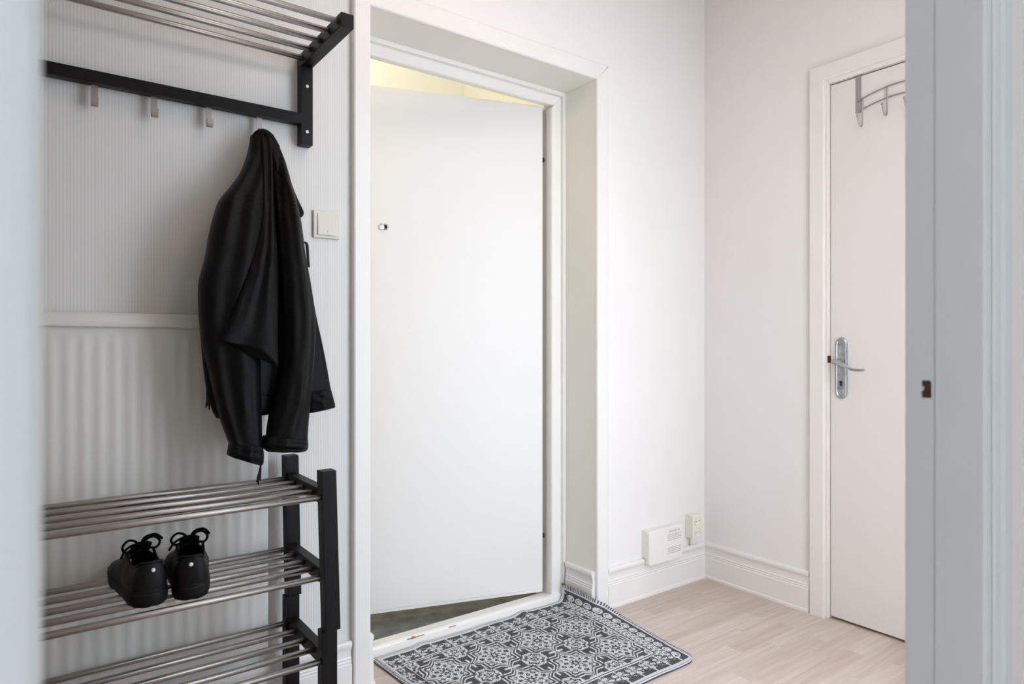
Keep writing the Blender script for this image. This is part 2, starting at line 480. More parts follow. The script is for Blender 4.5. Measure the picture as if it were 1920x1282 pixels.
# ------------------------------------------------------------------ right-hand door
DY0, DY1 = 0.612, 1.334
d2 = struct(obj('door_2', boxes((XW + 0.004, XW + 0.044, DY0, DY1, 0.010, 2.054)), M['door2'], bevel=0.002))
bm = bmesh.new()
prism(bm, casing_poly(0.062, 0.020), 0.0, lambda s: 2.075 + s, lambda s, t, z: (XW - t, 1.348 + s, z))
struct(obj('trim_16', bm, M['trim']))
bm = bmesh.new()
prism(bm, casing_poly(0.062, 0.020), 0.0, lambda s: 2.075 + s, lambda s, t, z: (XW - t, 0.598 - s, z))
struct(obj('trim_17', bm, M['trim']))
bm = bmesh.new()
prism(bm, casing_poly(0.062, 0.020), lambda s: 0.598 - s, lambda s: 1.348 + s, lambda s, t, y: (XW - t, y, 2.075 + s))
struct(obj('trim_18', bm, M['trim']))
struct(obj('trim_19', boxes((XW - 0.010, XW + 0.10, 1.3365, 1.375, 0, 2.090), (XW - 0.010, XW + 0.10, 0.575, 0.6095, 0, 2.090), (XW - 0.010, XW + 0.10, 0.6095, 1.3365, 2.0585, 2.090)), M['trim'], bevel=0.003))
struct(obj('wall_closet', boxes((XW + 0.11, XW + 0.5, 0.45, 1.5, -0.01, 2.3)), M['dark']))
struct(obj('trim_20', boxes((XW - 0.0102, XW + 0.01, 1.3362, 1.3390, 0.985, 1.012)), M['wood']))
# handle set on the door
HYc, HZc = 1.291, 0.966
def plate_outline(hw, z0, z1):
    pts = []
    for k in range(13):
        a = PI * k / 12
        pts.append((hw * math.cos(a), z1 - hw * 1.1 + hw * 1.1 * math.sin(a)))
    for k in range(13):
        a = PI + PI * k / 12
        pts.append((hw * math.cos(a), z0 + hw * 1.1 + hw * 1.1 * math.sin(a)))
    return pts
def platerings(bm, hw, z0, z1, xs):
    rs = []
    for inset, x in xs:
        rs.append([(x, HYc + y * (hw - inset) / hw, z if abs(z - (z0 + z1) / 2) < 0 else (z0 + z1) / 2 + (z - (z0 + z1) / 2) * (1 - inset / ((z1 - z0) / 2))) for y, z in plate_outline(hw, z0, z1)])
    rings(bm, rs)
bm = bmesh.new()
XF = XW + 0.004
platerings(bm, 0.023, 0.849, 1.083, [(0, XF), (0, XF - 0.004), (0.004, XF - 0.009), (0.0065, XF - 0.0085), (0.009, XF - 0.006)])
hp = obj('handle_plate', bm, M['chrome'], d2, False, bevel=0.0006)
bm = bmesh.new()
lathe(bm, [(0, 0), (0.011, 0), (0.011, 0.005), (0.008, 0.012), (0.008, 0.038), (0.010, 0.042), (0.009, 0.047), (0, 0.048)], (XF - 0.006, HYc + 0.004, 0.990), (-1, 0, 0))
lv = smoothpts([(XF - 0.048, HYc + 0.006, 0.991), (XF - 0.050, HYc - 0.010, 0.990), (XF - 0.052, HYc - 0.035, 0.978), (XF - 0.052, HYc - 0.065, 0.964), (XF - 0.050, HYc - 0.098, 0.962), (XF - 0.048, HYc - 0.108, 0.965)], 6)
tube(bm, lv, [0.0085 - 0.0045 * i / (len(lv) - 1) for i in range(len(lv))], 12)
obj('lever', bm, M['chrome'], hp, True)
bm = bmesh.new()
lathe(bm, [(0, 0), (0.0055, 0), (0.0055, 0.0012), (0, 0.0012)], (XF - 0.0062, HYc, 0.913), (-1, 0, 0))
box(bm, XF - 0.0074, XF - 0.0062, HYc - 0.0035, HYc + 0.0035, 0.898, 0.910)
obj('keyhole', bm, M['dark'], hp)

# over-door hook rack
hk = thing('door_hook_rack', 'grey arched wire hook rack hanging over the top of the right-hand door', 'hook rack', (XF, 1.227, 1.91))
def strap(y):
    t = 0.0012
    return boxes((XF - 0.002 - t, XF - 0.002, y - 0.0095, y + 0.0095, 1.918, 2.0562), (XF - 0.002 - t, XF + 0.042, y - 0.0095, y + 0.0095, 2.0562, 2.0574), (XF + 0.0408, XF + 0.042, y - 0.0095, y + 0.0095, 2.03, 2.0562))
Y0h, Y1h = 1.227, 0.943
for y in (Y0h, Y1h):
    obj('strap', strap(y), M['wire'], hk)
def arch(zbase, zmid, grow=0.0):
    pts = []
    for k in range(25):
        t = k / 24
        y = Y0h + 0.001 + (Y1h - Y0h - 0.002) * t
        s = 1 - (2 * t - 1) ** 2
        pts.append((XF - 0.0055, y, zbase + (zmid - zbase) * s))
    return pts
for zb, zm in ((1.960, 1.986), (1.921, 1.946)):
    bm = bmesh.new()
    tube(bm, arch(zb, zm), 0.0024, 8)
    obj('arched_wire', bm, M['wire'], hk, True)
def archz(y, zb, zm):
    t = (y - Y0h) / (Y1h - Y0h)
    return zb + (zm - zb) * (1 - (2 * t - 1) ** 2)
for y in (1.209, 1.122, 1.048, 0.961):
    top = archz(y, 1.960, 1.986)
    lo = archz(y, 1.921, 1.946) - 0.068
    bm = bmesh.new()
    x = XF - 0.0095
    pts = smoothpts([(x, y, top), (x, y, lo + 0.03), (x - 0.001, y, lo + 0.010), (x - 0.010, y + 0.001, lo), (x - 0.022, y + 0.002, lo + 0.010), (x - 0.030, y + 0.003, lo + 0.034)], 5)
    tube(bm, pts, 0.0024, 8)
    lathe(bm, [(0, -0.005), (0.0035, -0.0035), (0.005, 0), (0.0035, 0.0035), (0, 0.005)], (x - 0.031, y + 0.003, lo + 0.038), (-0.2, 0, 1), 12)
    obj('hook', bm, M['wire'], hk, True)
kids_to_world(hk)

# ------------------------------------------------------------------ radiator
rad = thing('radiator', 'white ribbed panel radiator on the wall behind the shoe racks', 'radiator', (0.0, 1.85, 0.22))
RX0, RX1, RY, RZ0, RZ1 = -0.60, 0.551, 1.879, 0.197, 1.134
def radiator_panel():
    bm = bmesh.new()
    pitch = 0.0322
    xs = []
    x = RX0 + 0.02
    cols = [(RX0, 0.010), (RX0 + 0.004, 0.002), (RX0 + 0.012, 0.0)]
    x = 0.0546 - pitch / 2 - pitch * 20
    while x < RX1 - 0.055:
        if x > RX0 + 0.02:
            for f, d in ((0.0, 0.0023), (0.14, 0.0021), (0.24, 0.0013), (0.34, 0.0006), (0.45, 0.0), (0.55, 0.0), (0.66, 0.0006), (0.76, 0.0013), (0.86, 0.0021)):
                cols.append((x + f * pitch, d))
        x += pitch
    cols += [(RX1 - 0.05, 0.0), (RX1 - 0.012, 0.0), (RX1 - 0.004, 0.002), (RX1, 0.010)]
    cols = [c for i, c in enumerate(cols) if i == 0 or c[0] > cols[i - 1][0]]
    zs = [RZ0, RZ0 + 0.006, RZ0 + 0.02, RZ0 + 0.045, RZ0 + 0.065, RZ1 - 0.085, RZ1 - 0.060, RZ1 - 0.048, RZ1 - 0.03]
    wt = [0, 0, 0, 0, 1, 1, 0.3, 0, 0]
    yo = [0.012, 0.003, 0.0, 0.0, 0, 0, 0, 0.0, 0.0]
    rows = []
    for z, k, o in zip(zs, wt, yo):
        rows.append([bm.verts.new((x, RY + d * k + o + (0.010 if x in (RX0, RX1) and k == 0 else 0), z)) for x, d in cols])
    for a, b in zip(rows, rows[1:]):
        for i in range(len(cols) - 1):
            bm.faces.new((a[i], a[i + 1], b[i + 1], b[i]))
    # return to the back
    back = [bm.verts.new((x, RY + 0.022, z)) for x, z in ((RX0, RZ0), (RX1, RZ0), (RX1, RZ1 - 0.03), (RX0, RZ1 - 0.03))]
    bm.faces.new(back)
    bm.faces.new([back[0]] + rows[0][:1] + rows[0][1:] + [back[1]])
    bm.faces.new([back[1]] + [r[-1] for r in rows] + [back[2]])
    bm.faces.new([back[3]] + [r[0] for r in rows][::-1] + [back[0]])
    bm.faces.new([back[3]] + rows[-1][:] + [back[2]])
    return bm
o = obj('panel', radiator_panel(), M['radiator'], rad, True)
md = o.modifiers.new('split', 'EDGE_SPLIT'); md.split_angle = math.radians(50)
bm = bmesh.new()
prism(bm, [(0.020, -0.036), (-0.005, -0.036), (-0.010, -0.033), (-0.011, -0.026), (-0.007, -0.021), (-0.006, -0.016), (-0.003, -0.006), (0.004, 0.0), (0.0405, 0.0), (0.0405, -0.03), (0.03, -0.036)],
      RX0 - 0.002, RX1 - 0.004, lambda s, t, x: (x, RY + s, RZ1 + t))
obj('top_cover', bm, M['radiator'], rad, bevel=0.001)
for x, z in ((-0.42, 0.30), (0.36, 0.30), (-0.42, 0.95), (0.36, 0.95)):
    obj('wall_bracket', boxes((x, x + 0.03, RY + 0.0225, YW - 0.0005, z, z + 0.06)), M['radiator'], rad)
kids_to_world(rad)

# ------------------------------------------------------------------ hat rack
hr = thing('hat_rack', 'black wall coat rack with five steel shelf tubes and hooks, above the leather jacket', 'coat rack', (0.28, YW, 1.63))
HRX0, HRX1 = -0.108, 0.676
for x in (HRX1 - 0.034, HRX0):
    obj('bracket', boxes((x, x + 0.034, YW - 0.036, YW - 0.0005, 1.630, 1.8545), (x, x + 0.034, 1.591, YW - 0.0005, 1.8545, 1.890)), M['black'], hr, bevel=0.0015)
for y in (1.880, 1.812, 1.744, 1.678, 1.613):
    bm = bmesh.new()
    tube(bm, [(HRX0 + 0.03, y, 1.874), (HRX1 - 0.0335, y, 1.874)], 0.0078, 20)
    tt = obj('shelf_tube', bm, M['steel'], hr, True)
obj('hook_rail', boxes((HRX0 + 0.034, HRX1 - 0.034, 1.880, 1.908, 1.686, 1.716)), M['black'], hr, bevel=0.001)
for x in (0.012, 0.141, 0.270, 0.399, 0.529):
    bm = bmesh.new()
    t = 0.0022
    pr = [(1.8975, 1.6855), (1.8975, 1.640), (1.895, 1.6345), (1.889, 1.632), (1.882, 1.634), (1.8795, 1.640), (1.8795, 1.652)]
    rs = []
    for i, (y, z) in enumerate(pr):
        a = Vector(pr[max(i - 1, 0)]); b = Vector(pr[min(i + 1, len(pr) - 1)])
        d = (b - a).normalized()
        n = Vector((d.y, -d.x)) * t / 2
        rs.append([(x - 0.0072, y + n.x, z + n.y), (x + 0.0072, y + n.x, z + n.y), (x + 0.0072, y - n.x, z - n.y), (x - 0.0072, y - n.x, z - n.y)])
    rings(bm, rs)
    obj('hook', bm, M['hooksteel'], hr)
for x in (HRX1 - 0.017, HRX0 + 0.017):
    for z in (1.798, 1.667):
        bm = bmesh.new()
        lathe(bm, [(0, 0), (0.0045, 0), (0.0045, 0.0012), (0.0025, 0.0020), (0.0018, 0.0008), (0, 0.0008)], (x, YW - 0.036, z), (0, -1, 0), 16)
        obj('screw', bm, M['screw'], hr)
kids_to_world(hr)

# ------------------------------------------------------------------ stacked shoe racks
def shoe_rack(label, z0, z1, shelves, xr, lean, foot):
    r = thing('shoe_rack', label, 'shoe rack', (xr - 0.4, 1.75, z0), 'stacked shoe racks')
    x1, x0 = xr, xr - 0.785
    pw = 0.0375
    for side, xx in (('R', x1 - pw), ('L', x0)):
        for yb, dz in ((1.567, 0), (1.843, 0.0)):
            bm = bmesh.new()
            sgn = lean if side == 'R' else 0
            d = 0.034
            a = [(xx, yb), (xx + pw, yb), (xx + pw, yb + d), (xx, yb + d)]
            rings(bm, [[(x + sgn, y - (0.008 if yb < 1.7 and lean else 0), z0) for x, y in a], [(x, y, z1) for x, y in a]])
            obj('post', bm, M['black'], r, bevel=0.0015)
        for zs in shelves:
            obj('side_rail', boxes((xx + 0.006, xx + 0.031, 1.602, 1.842, zs - 0.018, zs + 0.018)), M['black'], r, bevel=0.001)
    for zs in shelves:
        for y in (1.857, 1.790, 1.720, 1.654, 1.582):
            bm = bmesh.new()
            xa, xb = x0 + 0.006, x1 - pw + (0.0065 if 1.60 < y < 1.84 else 0.001)
            tube(bm, [(xa if 1.60 < y < 1.84 else x0 + pw - 0.001, y, zs), (xb, y, zs)], 0.0075, 20)
            obj('shelf_tube', bm, M['steel'], r, True)
    kids_to_world(r)
    return r
shoe_rack('upper of two stacked black shoe racks, two steel-tube shelves holding the black sneakers', 0.3605, 0.749, (0.489, 0.684), 0.6205, 0.008, 0)
shoe_rack('lower of two stacked black shoe racks, standing on the floor under the sneakers', 0.0, 0.3595, (0.088, 0.284), 0.623, 0.0, 1)

# ------------------------------------------------------------------ leather jacket
JR = {
'back_panel': [(0.4982,1.6195,0.5462,1.6284,1.868,0.012),(0.4869,1.5672,0.5792,1.5827,1.862,0.018),(0.47,1.5201,0.5916,1.5388,1.855,0.02),(0.4434,1.4718,0.5987,1.4935,1.845,0.022),(0.4174,1.4247,0.6117,1.4491,1.835,0.024),(0.392,1.3516,0.6172,1.3745,1.825,0.026),(0.3798,1.2813,0.6227,1.3002,1.815,0.028),(0.3727,1.2259,0.6326,1.2412,1.805,0.028),(0.3657,1.1714,0.6424,1.1824,1.795,0.028),(0.3587,1.1176,0.6508,1.1236,1.785,0.026),(0.3555,1.0646,0.6605,1.0651,1.775,0.026),(0.3591,1.0119,0.6726,1.0065,1.775,0.026),(0.3653,0.959,0.6832,0.9474,1.775,0.025),(0.3714,0.9296,0.6908,0.9102,1.775,0.024),(0.38,0.8947,0.6969,0.8848,1.775,0.022),(0.3912,0.8727,0.6561,0.8783,1.775,0.018)],
'left_sleeve': [(0.4966,1.6206,0.5302,1.6298,1.862,0.02),(0.4852,1.563,0.5296,1.5705,1.845,0.028),(0.4637,1.5111,0.5253,1.5205,1.83,0.034),(0.4323,1.4645,0.5224,1.4771,1.815,0.04),(0.4043,1.4253,0.518,1.4384,1.8,0.045),(0.3895,1.3867,0.5138,1.4011,1.79,0.048),(0.3749,1.3303,0.5082,1.3432,1.78,0.05),(0.3642,1.2753,0.5013,1.286,1.77,0.05),(0.3487,1.2083,0.4945,1.2161,1.765,0.048),(0.3477,1.1427,0.4905,1.147,1.76,0.046),(0.3527,1.0646,0.4891,1.0648,1.755,0.045),(0.3686,0.9862,0.4903,0.9829,1.75,0.043),(0.3846,0.9073,0.4903,0.9015,1.745,0.04),(0.3982,0.8544,0.4902,0.8476,1.74,0.036),(0.412,0.8117,0.4901,0.7939,1.735,0.034)],
'right_sleeve': [(0.5382,1.6307,0.5553,1.6281,1.86,0.018),(0.5395,1.5733,0.5754,1.5793,1.85,0.024),(0.5394,1.5266,0.5853,1.5336,1.835,0.03),(0.5378,1.4802,0.5921,1.4878,1.82,0.035),(0.537,1.4423,0.5998,1.4503,1.808,0.04),(0.5358,1.3755,0.6054,1.3829,1.79,0.046),(0.5355,1.2892,0.6119,1.2951,1.775,0.05),(0.5379,1.2045,0.6244,1.2088,1.765,0.05),(0.5376,1.1344,0.631,1.1367,1.755,0.048),(0.5361,1.0649,0.6292,1.065,1.75,0.046),(0.5332,0.9958,0.6231,0.9938,1.745,0.044),(0.5209,0.9276,0.6155,0.9232,1.74,0.042),(0.506,0.8605,0.608,0.8534,1.735,0.038),(0.4992,0.8181,0.6034,0.8092,1.73,0.036)],
'centre_fold': [(0.5122,1.6272,0.546,1.6292,1.848,0.012),(0.5105,1.5786,0.5427,1.5841,1.832,0.02),(0.5063,1.5167,0.5382,1.5216,1.812,0.024),(0.4994,1.4556,0.5336,1.4602,1.792,0.026),(0.4925,1.3958,0.5304,1.4002,1.772,0.026),(0.4772,1.3227,0.5293,1.3275,1.75,0.026),(0.4542,1.2516,0.5279,1.2566,1.732,0.024),(0.4303,1.1829,0.525,1.179,1.718,0.02),(0.4065,1.119,0.5216,1.0918,1.707,0.017),(0.3831,1.067,0.5208,0.9974,1.7,0.01)],
'left_cuff': [(0.412,0.817,0.4901,0.7993,1.735,0.037),(0.4095,0.7988,0.4927,0.7801,1.735,0.039),(0.4082,0.7845,0.4914,0.7558,1.735,0.037),(0.4245,0.7762,0.4861,0.751,1.735,0.026)],
'right_cuff': [(0.4939,0.8253,0.6042,0.8092,1.73,0.039),(0.4887,0.8136,0.6049,0.795,1.73,0.041),(0.4887,0.8001,0.6034,0.7811,1.73,0.038),(0.5005,0.7854,0.5964,0.7762,1.73,0.024)],
'collar': [(0.5212,1.6267,0.5395,1.6301,1.845,0.012),(0.5318,1.5952,0.5602,1.6002,1.838,0.014),(0.5401,1.554,0.5758,1.5598,1.828,0.013),(0.5462,1.5173,0.5848,1.5232,1.82,0.012),(0.5608,1.4791,0.5924,1.4863,1.812,0.011),(0.5703,1.4462,0.6079,1.4466,1.806,0.01),(0.5841,1.4181,0.619,1.4178,1.8,0.009),(0.595,1.4003,0.6139,1.4038,1.798,0.006)],
'waistband': [(0.613,0.9301,0.6828,0.9344,1.77,0.029),(0.613,0.91,0.6889,0.9121,1.77,0.03),(0.613,0.8899,0.6934,0.8942,1.77,0.03),(0.6159,0.8725,0.695,0.8838,1.77,0.026)],

}
def catmull(rows, k):
    out = []
    n = len(rows)
    A = [np.array(r, float) for r in rows]
    for i in range(n - 1):
        p0, p1, p2, p3 = A[max(i - 1, 0)], A[i], A[i + 1], A[min(i + 2, n - 1)]
        for j in range(k):
            t = j / k
            out.append(0.5 * ((2 * p1) + (p2 - p0) * t + (2 * p0 - 5 * p1 + 4 * p2 - p3) * t * t + (3 * p1 - p0 - 3 * p2 + p3) * t ** 3))
    out.append(A[-1])
    return out
def drape(name, rows, folds=(), seams=(), k=8, n=56, m=None, parent=None, pw=0.75, hem=0.0):
    R_ = catmull(rows, k)
    bm = bmesh.new()
    rs = []
    L = len(R_) - 1
    for i, (xl, zl, xr, zr, y, t) in enumerate(R_):
        v = i / L
        ring = []
        for j in range(n):
            a = 2 * PI * j / n
            u = (1 - math.cos(a)) / 2
            s = math.sin(a)
            off = math.copysign(abs(s) ** pw, s) * t
            if s > 0:                                   # the side that faces the room
                for amp, freq, ph, drift, v0, v1 in folds:
                    wgt = max(0.0, min(1.0, (v - v0) / 0.12)) * max(0.0, min(1.0, (v1 - v) / 0.12)) if v0 > 0 or v1 < 1 else 1
                    off += amp * wgt * s * math.sin(2 * PI * freq * u + ph + drift * v)
                for sv, sa, curve in seams:
                    dv = (v - sv - curve * (u - 0.5) ** 2)
                    off -= 0.0022 * sa * math.exp(-(dv / 0.0045) ** 2) * min(1, 2.2 * s)
                nz = noise.noise(Vector((u * 2.6, v * 5.5, len(name) * 1.7))) + 0.5 * noise.noise(Vector((u * 5.5, v * 13.0, len(name) * 2.9 + 4)))
                off += 0.0065 * nz * s * (0.35 + 0.65 * v)
            ring.append((xl + (xr - xl) * u, y - off, zl + (zr - zl) * u + hem * v ** 3 * math.sin(PI * u ** 1.5)))
        rs.append(ring)
    rings(bm, rs)
    return obj(name, bm, m or M['leather'], parent, True)
jk = thing('leather_jacket', 'black leather jacket hanging by its loop from the rightmost rack hook', 'jacket', (0.529, 1.885, 1.66))
drape('body', JR['back_panel'], [(0.006, 3, 0.3, 1.0, 0, 1)], [(0.86, 1, 0)], parent=jk)
drape('left_sleeve', JR['left_sleeve'], [(0.0055, 1.3, 0.6, 2.4, 0.05, 1), (0.0022, 2.7, 2.2, 4.0, 0.2, 1)],
      [(0.155, 1, 0.12), (0.262, 1.2, -0.16), (0.274, 0.8, -0.16), (0.286, 1.0, -0.16), (0.298, 0.8, -0.16), (0.312, 1.3, -0.16)], parent=jk)
drape('right_sleeve', JR['right_sleeve'], [(0.0055, 1.2, 2.4, 1.8, 0.05, 1), (0.0022, 2.9, 0.4, 3.5, 0.2, 1)],
      [(0.19, 1, 0.1), (0.30, 1.0, -0.12), (0.312, 0.8, -0.12), (0.324, 0.8, -0.12), (0.336, 0.8, -0.12), (0.35, 1.2, -0.12)], parent=jk)
drape('centre_fold', JR['centre_fold'], [(0.004, 1.2, 1.2, 1.0, 0.0, 1), (0.0022, 3.0, 0.2, 2.0, 0.5, 1)],
      [(0.675, 1.5, 0.10), (0.69, 1.0, 0.10), (0.965, 0.9, 0)], parent=jk, hem=0.021)
drape('cuff', JR['left_cuff'], [(0.003, 2.2, 0.5, 1.0, 0, 1)], [(0.12, 1, 0)], parent=jk)
drape('cuff', JR['right_cuff'], [(0.003, 2.4, 1.5, 1.0, 0, 1)], [(0.12, 1, 0)], parent=jk)
drape('collar', JR['collar'], [(0.002, 1.0, 0.5, 1.0, 0, 1)], [], parent=jk)
drape('waistband', JR['waistband'], [(0.0015, 2.0, 0.5, 1.0, 0, 1)], [(0.12, 1, 0)], parent=jk)
# gathered neck roll
bm = bmesh.new()
tube(bm, smoothpts([(0.5000, 1.862, 1.590), (0.5030, 1.858, 1.612), (0.5130, 1.853, 1.6265), (0.5260, 1.850, 1.6315), (0.5400, 1.852, 1.6295), (0.5530, 1.848, 1.616), (0.5640, 1.838, 1.594)], 6),
     [0.004 + 0.0055 * math.sin(PI * i / 36) for i in range(37)], 12)
obj('neck_roll', bm, M['leather'], jk, True)
bm = bmesh.new()
tube(bm, smoothpts([(0.5215, 1.868, 1.626), (0.5215, 1.872, 1.640), (0.5245, 1.880, 1.6475), (0.5295, 1.884, 1.6490), (0.5345, 1.880, 1.6460), (0.5380, 1.872, 1.639), (0.5395, 1.866, 1.628)], 6), 0.0028, 8)
obj('hanging_loop', bm, M['lining'], jk, True)
bm = bmesh.new()
tube(bm, smoothpts([(0.6190, 1.790, 1.334), (0.6245, 1.797, 1.335), (0.6290, 1.800, 1.331), (0.6305, 1.800, 1.318), (0.6320, 1.800, 1.290), (0.6338, 1.800, 1.2687)], 5), [0.003] * 11 + [0.0034] * 15, 8)
tube(bm, smoothpts([(0.6250, 1.797, 1.333), (0.6285, 1.797, 1.300), (0.6300, 1.797, 1.272)], 5), 0.0026, 8)
obj('zip_tie', bm, M['lining'], jk, True)
bm = bmesh.new()
for a, b in (((0.3689, 0.950), (0.3665, 0.9008)), ((0.3716, 0.945), (0.3738, 0.8951)), ((0.3730, 0.940), (0.3705, 0.905))):
    tube(bm, [(a[0], 1.775, a[1]), ((a[0] + b[0]) / 2 + 0.001, 1.772, (a[1] + b[1]) / 2), (b[0], 1.774, b[1])], 0.0019, 8)
obj('side_tassel', bm, M['lining'], jk, True)
bm = bmesh.new()
for dx, zz in ((-0.0025, 0.7099), (0.0, 0.703), (0.0035, 0.7131)):
    tube(bm, smoothpts([(0.4850, 1.73, 0.765), (0.4842 + dx * 0.3, 1.728, 0.745), (0.4815 + dx, 1.730, 0.725), (0.4810 + dx * 1.4, 1.734, zz)], 5), 0.0019, 8)
obj('cuff_tassel', bm, M['lining'], jk, True)
kids_to_world(jk)

# ------------------------------------------------------------------ sneakers (local: x toe-ward, y across, z up)
def sneaker(label, loc, rz, mirror=1):
    t = thing('sneaker', label, 'shoe', loc, 'pair of black sneakers')
    t.rotation_euler = (0, 0, rz)
    Ln = 0.272
    def hw(s, k=1.0):      # half width of the footprint
        pts = [(0, 0.006), (0.008, 0.015), (0.03, 0.0265), (0.08, 0.035), (0.16, 0.038), (0.35, 0.0375), (0.55, 0.043), (0.72, 0.0485), (0.86, 0.043), (0.95, 0.028), (0.985, 0.016), (1, 0.005)]
        for (a, b), (c, d) in zip(pts, pts[1:]):
            if s <= c:
                f = (s - a) / (c - a)
                f = f * f * (3 - 2 * f)
                return b + (d - b) * f
        return 0.005
    def shift(s):          # the slight inward curve of the last
        return mirror * 0.010 * math.sin(PI * max(0, s - 0.3) / 1.4)
    SN = [0, 0.008, 0.02, 0.04, 0.07, 0.11, 0.16, 0.22, 0.28, 0.34, 0.40, 0.46, 0.52, 0.58, 0.64, 0.70, 0.76, 0.82, 0.87, 0.91, 0.945, 0.97, 0.99, 1]
    # sole: three height bands closed by top and bottom
    def outline(z, grow, k=SN):
        a = [(s * Ln + (-grow if s == 0 else grow if s == 1 else 0), shift(s) + hw(s) + grow, z + (0.010 * max(0, (s - 0.82) / 0.18) ** 2 if z < 0.012 else 0)) for s in k]
        b = [(s * Ln + (-grow if s == 0 else grow if s == 1 else 0), shift(s) - hw(s) - grow, z + (0.010 * max(0, (s - 0.82) / 0.18) ** 2 if z < 0.012 else 0)) for s in k[::-1]]
        return a + b
    bm = bmesh.new()
    rings(bm, [outline(0.0, -0.004), outline(0.002, -0.001), outline(0.010, 0.001), outline(0.024, 0.0018), outline(0.0275, 0.0014), outline(0.0285, 0.0003), outline(0.030, 0.0003), outline(0.031, 0.0014), outline(0.034, 0.001), outline(0.035, -0.003)])
    obj('sole', bm, M['sole'], t, True)
    # upper: arches over the footprint, open round the ankle
    def top(s):
        pts = [(0, 0.094), (0.04, 0.093), (0.12, 0.082), (0.22, 0.079), (0.32, 0.090), (0.38, 0.098), (0.46, 0.094), (0.58, 0.078), (0.70, 0.063), (0.82, 0.054), (0.92, 0.047), (1.0, 0.034)]
        for (a, b), (c, d) in zip(pts, pts[1:]):
            if s <= c:
                return b + (d - b) * (s - a) / (c - a)
        return 0.034
    bm = bmesh.new()
    na = 14
    rows = []
    for s in SN:
        opening = s < 0.36
        w_, h = hw(s), top(s)
        row = []
        if opening:
            # half arch each side: wall up to the collar edge
            cw = w_ * 0.70 if s > 0.03 else w_ * 0.80
            for sd in (1, -1):
                seg = []
                for j in range(na // 2 + 1):
                    f = j / (na // 2)
                    yy = w_ + (cw - w_) * f ** 1.6 + 0.0025 * math.sin(PI * f)
                    xx = s * Ln + (0.006 * f if s < 0.03 else 0.0) - 0.004 * math.sin(PI * f) * (1 if s < 0.05 else 0)
                    seg.append((xx, shift(s) + sd * yy, 0.027 + (h - 0.027) * f))
                row += seg if sd == 1 else seg[::-1]
        else:
            for j in range(na + 2):
                a = PI * j / (na + 1)
                yy = w_ * math.copysign(abs(math.cos(a)) ** 0.75, math.cos(a))
                row.append((s * Ln, shift(s) + yy, 0.027 + (h - 0.027) * math.sin(a) ** 0.72))
        rows.append([bm.verts.new(p) for p in row])
    half = na // 2
    nrow = len(rows[0])
    for i in range(len(SN) - 1):
        for j in range(nrow - 1):
            if j == half and SN[i + 1] <= 0.40: continue      # the ankle opening
            bm.faces.new((rows[i][j], rows[i][j + 1], rows[i + 1][j + 1], rows[i + 1][j]))
    # heel: close the back
    r0 = rows[0]
    for j in range(half):
        bm.faces.new((r0[j], r0[j + 1], r0[nrow - 2 - j], r0[nrow - 1 - j]))
    bm.faces.new(rows[-1])
    up = obj('upper', bm, M['shoe'], t, True)
    md = up.modifiers.new('thick', 'SOLIDIFY'); md.thickness = 0.003; md.offset = -1
    md = up.modifiers.new('sub', 'SUBSURF'); md.levels = 1; md.render_levels = 1
    # padded collar rim
    bm = bmesh.new()
    rim = []
    ss = [0.002, 0.02, 0.05, 0.09, 0.14, 0.20, 0.26, 0.32, 0.36]
    for s in ss[::-1]: rim.append((s * Ln + (0.006 if s < 0.03 else 0), shift(s) + hw(s) * 0.72, top(s)))
    for s in ss: rim.append((s * Ln + (0.006 if s < 0.03 else 0), shift(s) - hw(s) * 0.72, top(s)))
    tube(bm, smoothpts(rim, 4), 0.0032, 10)
    obj('collar_rim', bm, M['shoe'], t, True)
    # insole and tongue
    bm = bmesh.new()
    k2 = [s for s in SN if 0.02 <= s <= 0.70]
    rings(bm, [[(s * Ln + 0.002, shift(s) + (hw(s) - 0.004) * q, z) for s, q in [(s, 1) for s in k2] + [(s, -1) for s in k2[::-1]]] for z in (0.0352, 0.039)])
    obj('insole', bm, M['lining'], t)
    bm = bmesh.new()
    rs = []
    for k in range(9):
        f = k / 8
        x = (0.315 + 0.24 * f) * Ln
        z = 0.122 - 0.037 * f ** 0.8
        hwid = 0.021 - 0.004 * f
        rs.append([(x + 0.006 * (1 - f) * (abs(q)), shift(0.4) + hwid * q, z - 0.007 * q * q + d) for q, d in [(-1, 0), (-0.5, 0), (0, 0), (0.5, 0), (1, 0), (1, -0.004), (0.5, -0.005), (0, -0.005), (-0.5, -0.005), (-1, -0.004)]])
    rings(bm, rs)
    obj('tongue', bm, M['lace'], t, True)
    # laces: rungs and a bow
    bm = bmesh.new()
    for k in range(4):
        s = 0.405 + 0.058 * k
        z = top(s) + 0.0035
        pts = []
        for j in range(9):
            q = -1 + 2 * j / 8
            pts.append((s * Ln + (0.006 if k % 2 else -0.006) * q, shift(s) + 0.021 * q, z - 0.008 * q * q))
        tube(bm, pts, 0.0027, 8)
    bx, bz, by = 0.385 * Ln, 0.1045, shift(0.4)
    for sd in (1, -1):
        tube(bm, smoothpts([(bx, by, bz), (bx - 0.004, by + sd * 0.012, bz + 0.016), (bx - 0.008, by + sd * 0.027, bz + 0.020), (bx - 0.010, by + sd * 0.038, bz + 0.008), (bx - 0.006, by + sd * 0.030, bz - 0.006), (bx, by + sd * 0.010, bz - 0.001)], 5), 0.0028, 8)
        tube(bm, smoothpts([(bx, by, bz), (bx + 0.004, by - sd * 0.010, bz + 0.012 + 0.006 * sd), (bx - 0.004, by - sd * 0.030, bz + 0.012 + 0.012 * sd), (bx - 0.016, by - sd * 0.042, bz + 0.014 * sd)], 5), 0.0028, 8)
